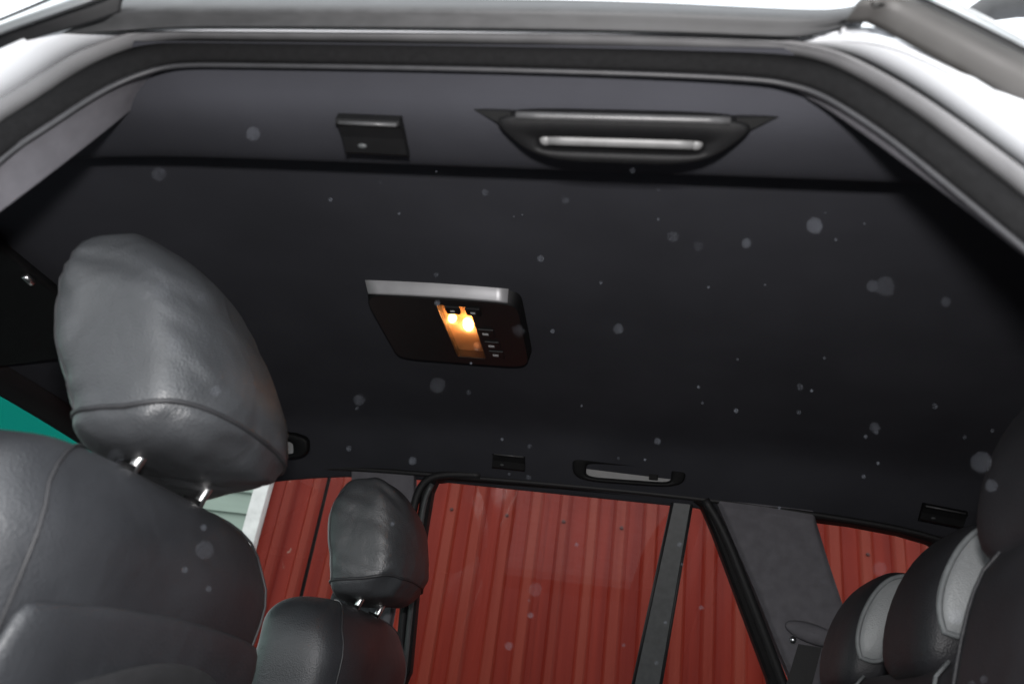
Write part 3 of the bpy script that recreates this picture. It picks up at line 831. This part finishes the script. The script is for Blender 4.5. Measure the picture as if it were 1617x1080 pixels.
def front_seat(dx, dy, dz, label, hlabel, seed, hs=1.0, hd=0.0, sh=0.0):
    off = Vector((dx, dy, dz)); cy = .85 + dy
    # backrest
    rows = []
    prof = [(-.62, .20, .235), (-.45, .20, .245), (-.25, .205, .255), (-.10, .205, .26), (.0, .20, .272), (.06, .198, .280), (.095, .194, .278), (.128, .184, .268), (.153, .165, .248), (.170, .132, .218), (.180, .085, .175), (.184, .025, .12)]
    for z, th, hw in prof:
        xb = -.470 - max(0, (.05 - z))*.16
        full_ = .20
        xc = xb - full_/2 - (0.012 if z > .12 else 0)
        rows.append([p + Vector((dx, 0, dz)) for p in section((xc - th/2, z), (xc + th/2, z), hw + .012, cy + .008, 48, .50, rb=.006)])
    v, f = loft(rows, True, True, True)
    seat = mk('front_seat', v, f, M['leather'], car, sub=2)
    tag(seat, label)
    # piping along the near and far back edges of the backrest, meeting over the top
    for ky in (42, 6):
        pts = [rows[i][ky] + Vector((.001, 0, .001)) for i in range(0, 12)]
        v, f = tube(smoothline(pts, 40, 1), .0020, 6); mk('piping', v, f, M['piping_black'], seat)
    # moulded back panel below the shoulder
    pr_ = []
    for z, hw, o in ((-.60, .225, .012), (-.3, .235, .016), (-.05, .238, .016), (.015, .232, .014), (.040, .222, .006)):
        xb = -.470 - max(0, (.05 - z))*.16
        row = []
        for i in range(17):
            y = -1 + 2*i/16
            row.append(Vector((xb - .014*abs(y)**6.0 + o - .002 + dx, cy + .008 + hw*1.08*y, z + dz - (.012*y*y if z > -.1 else 0))))
        pr_.append(row)
    v, f = loft(pr_)
    bp2 = mk('back_panel', v, f, M['leather'], seat, solid=.012, solid_off=-1, sub=1)
    # map pocket: darker net panel lower down
    pr_ = []
    for z, hw, o in ((-.58, .19, .030), (-.3, .20, .034), (-.08, .20, .034), (-.012, .195, .030), (-.004, .19, .022)):
        xb = -.470 - max(0, (.05 - z))*.16
        pr_.append([Vector((xb - .030*abs(-1 + 2*i/16)**3 + o + dx, cy + hw*(-1 + 2*i/16), z + dz - .045*(-1 + 2*i/16)**2)) for i in range(17)])
    v, f = loft(pr_)
    mk('map_pocket', v, f, M['carpet'], seat, solid=.008, solid_off=-1, sub=1)
    # headrest
    keys = []
    for F, B, hw in HR:
        keys.append([(F[0] + .52)*hs - .52, .20 + (F[1] - .20)*hs + hd, (B[0] + .52)*hs - .52, .20 + (B[1] - .20)*hs + hd, hw*(.5 + .5*hs)])
    fine = []
    for i in range(len(keys) - 1):
        k0, k1, k2, k3 = keys[max(0, i - 1)], keys[i], keys[i + 1], keys[min(len(keys) - 1, i + 2)]
        for q in range(4):
            t = q/4
            fine.append([.5*((2*b_) + (-a_ + c__)*t + (2*a_ - 5*b_ + 4*c__ - d__)*t*t + (-a_ + 3*b_ - 3*c__ + d__)*t**3) for a_, b_, c__, d__ in zip(k0, k1, k2, k3)])
    fine.append(keys[-1])
    c = Vector((-.57 + dx, cy, .34 + dz))
    rows2 = []
    for q in fine:
        r = [p + Vector((dx + sh*max(0, p.z - .22), 0, dz)) for p in section((q[0], q[1]), (q[2], q[3]), q[4]*(1 + sh*.25*max(0, min(1, (q[1] - .33)/.08))), cy, 88, .46 - .14*sh)]
        rows2.append([fold(p, c, seed, (q[1] + q[3])/2 - .2 - hd) for p in r])
    v, f = loft(rows2, True, True, True)
    h = mk('headrest', v, f, M['leather_soft'], seat, sub=1)
    tag(h, hlabel)
    # bottom piping and side seam
    v, f = tube([p + Vector((0, 0, -.001)) for p in rows2[12]], .0030, 6, True)
    mk('piping', v, f, M['piping_black'], seat)
    for ky in (57, 31):
        pts = [rows2[i][ky] for i in range(12, 40)]
        v, f = tube(smoothline(pts, 30, 1), .0016, 6); mk('piping', v, f, M['piping_black'], seat)
    # posts with plastic collars
    for sy in (-.076, .076):
        p0 = Vector((-.545 + dx, cy + sy, .150 + dz)); p1 = Vector((-.520 + dx, cy + sy, .225 + dz))
        v, f = tube([p0, p1], .0068, 14); mk('headrest_post', v, f, M['chrome'], seat)
        v, f = tube([p0 + Vector((0, 0, .02)), p0 + Vector((.003, 0, .034))], .014, 14); mk('post_collar', v, f, M['plastic'], seat)
    return seat
front_seat(0, 0, 0, 'black leather front seat nearest the open door', 'black leather headrest with creases and two chrome posts, nearest', 2.0)
front_seat(.015, .83, -.04, 'black leather front seat on the far side', 'smaller looking black leather headrest before the red wall', 5.0, .90, .004, .30)

# ---- rear seat with three headrests
rows = []
for z, xf, th in ((-.5, .24, .2), (-.2, .32, .18), (0, .375, .16), (.07, .395, .14), (.105, .41, .11), (.125, .43, .07), (.13, .455, .02)):
    r = []
    for i in range(21):
        y = 1.0 + i*(1.93 - 1.0)/20
        r.append(Vector((xf, y, z)))
    for i in range(20, -1, -1):
        y = 1.0 + i*(1.93 - 1.0)/20
        r.append(Vector((xf + th, y, z)))
    rows.append(r)
v, f = loft(rows, True, True, True)
rear = mk('rear_seat', v, f, M['leather_rear'], car, sub=1)
tag(rear, 'black rear bench seat with grey piping')
NB = ((-.5, .23, .2), (-.2, .29, .19), (0, .335, .18), (.12, .365, .17), (.185, .385, .15), (.218, .403, .12), (.236, .428, .08), (.242, .455, .03))
rows = [[p for p in section((xf, z), (xf + th, z), .185*(1 if k < 4 else 1 - .05*(k - 3)**1.6), .81, 40, .42)] for k, (z, xf, th) in enumerate(NB)]
v, f = loft(rows, True, True, True)
nb = mk('backrest', v, f, M['leather_rear'], rear, sub=1)
tag(nb, 'raised near half of the rear backrest')
for kk in (14, 17):
    pts = [rows[q][kk] + Vector((-.001, .001, .001)) for q in range(7)]
    v, f = tube(smoothline(pts, 30, 2), 0.0022, 6); mk('piping', v, f, M['leather_rear'], rear)
for ys_ in (1.10, 1.47):
    pts = [Vector((xf - .003, ys_ + (.03 if z > .1 else 0), z + .002)) for z, xf in ((-.5, .24), (-.2, .32), (0, .375), (.07, .395), (.105, .41), (.125, .43))]
    v, f = tube(smoothline(pts, 24, 2), .0028, 6); mk('piping', v, f, M['piping'], rear)
def rear_headrest(cy, hw, lab, dx=0, dz=0):
    S_ = [((.452, .112), (.525, .112), .55), ((.436, .122), (.535, .122), .85), ((.432, .150), (.545, .150), .97), ((.438, .190), (.560, .195), 1), ((.452, .235), (.578, .240), 1),
          ((.474, .278), (.592, .284), .97), ((.500, .312), (.600, .316), .88), ((.525, .332), (.600, .335), .70), ((.548, .342), (.592, .343), .4), ((.565, .345), (.575, .345), .12)]
    rows = [[p + Vector((dx, 0, dz)) for p in section(F, B, hw*k, cy, 40, .55)] for F, B, k in S_]
    v, f = loft(rows, True, True, True)
    h = mk('headrest', v, f, M['leather_rear'], rear, sub=1)
    tag(h, lab)
    # leather panel, flash glare painted in as grey, let into the side that faces the open door, with piping round it
    for sgn_ in (-1,):
        ring = []
        yy_ = cy + sgn_*(hw + .0015)
        outl = [(.462, .170), (.457, .195), (.465, .232), (.484, .272), (.509, .304), (.535, .320), (.562, .322), (.580, .305), (.572, .262), (.550, .222), (.520, .185), (.488, .164)]
        P_ = [Vector((x + dx, yy_, z + dz)) for x, z in outl]
        P_ = smoothline(P_ + [P_[0]], 49, 2)[:-1]
        cc = centre(P_)
        rr = [[q + Vector((0, -sgn_*.022, 0)) for q in P_], P_, [q.lerp(cc, .25) + Vector((0, sgn_*.006, 0)) for q in P_], [q.lerp(cc, .7) + Vector((0, sgn_*.010, 0)) for q in P_]]
        v, f = loft(rr, True, False, True)
        sp = mk('side_panel', v, f, M['leather_glare'], rear)
        v, f = tube(P_, .0045, 6, True); mk('piping', v, f, M['piping'], rear)
    for sy in (-.06, .06):
        v, f = tube([Vector((.475 + dx, cy + sy, .09)), Vector((.495 + dx, cy + sy, .15 + dz))], .006, 10); mk('headrest_post', v, f, M['chrome'], rear)
    return h
rear_headrest(1.66, .12, 'far rear headrest with flash glare painted grey on its side panel', -.028, -.01)
rear_headrest(1.26, .11, 'middle rear headrest with flash glare painted grey on its side panel', -.030, -.005)
rear_headrest(.875, .125, 'near rear headrest cut off by the right edge', -.03, .10)

# ---- seat belt and its guide on the far rear pillar
c = fp(1278, 1003, -.035)
rows = []
for i in range(9):
    t = (math.pi/2)*i/8
    rows.append([c + Vector((.062*math.cos(a_*2*math.pi/28)*math.sin(t + .001), -.022*math.cos(t), .022*math.sin(a_*2*math.pi/28)*math.sin(t + .001) - .012*math.cos(a_*2*math.pi/28)*math.sin(t))) for a_ in range(28)])
v, f = loft(rows, True)
bg_ = mk('belt_guide', v, f, M['trim_fabric'], car, solid=.003)
tag(bg_, 'oval grey seat belt guide on the far rear pillar')
for px, py in ((1247, 1012), (1305, 1020)):
    v, f = ball(fp(px, py, -.035), .0085); mk('guide_screw', v, f, M['brushed'], bg_)
bl0, bl1 = fp(1256, 1018, -.034), fp(1292, 1024, -.034)
q0, q1 = fp(1232, 1090, -.05), fp(1270, 1098, -.05)
v, f = loft([[bl0, bl1], [q0, q1], [q0*1.0 + (q0 - bl0)*2, q1 + (q1 - bl1)*2]])
mk('seat_belt', v, f, M['belt'], car, smooth=False, solid=.002)

# ---- specks of dust drifting in the air of the doorway, caught by the flash
rnd = random.Random(21)
vs_, fs_ = [], []
for i in range(110):
    t = rnd.random()
    p = Vector((rnd.uniform(-.30, .34), rnd.uniform(.19, .90), 0))
    p.z = rnd.uniform(.02, .75)*p.y + .02
    r_ = rnd.uniform(.0004, .0009)*(.5 + p.y)
    k = len(vs_)
    v, f = ball(p, r_, 1, 1, 1, 8, 5)
    vs_ += v; fs_ += [tuple(j + k for j in g_) for g_ in f]
M['dust'] = mat('dust', (.12, .13, .15), 1, spec=.02)
d = mk('dust', vs_, fs_, M['dust'])
tag(d, 'specks of dust floating in the air of the open doorway', 'dust', kind='stuff')
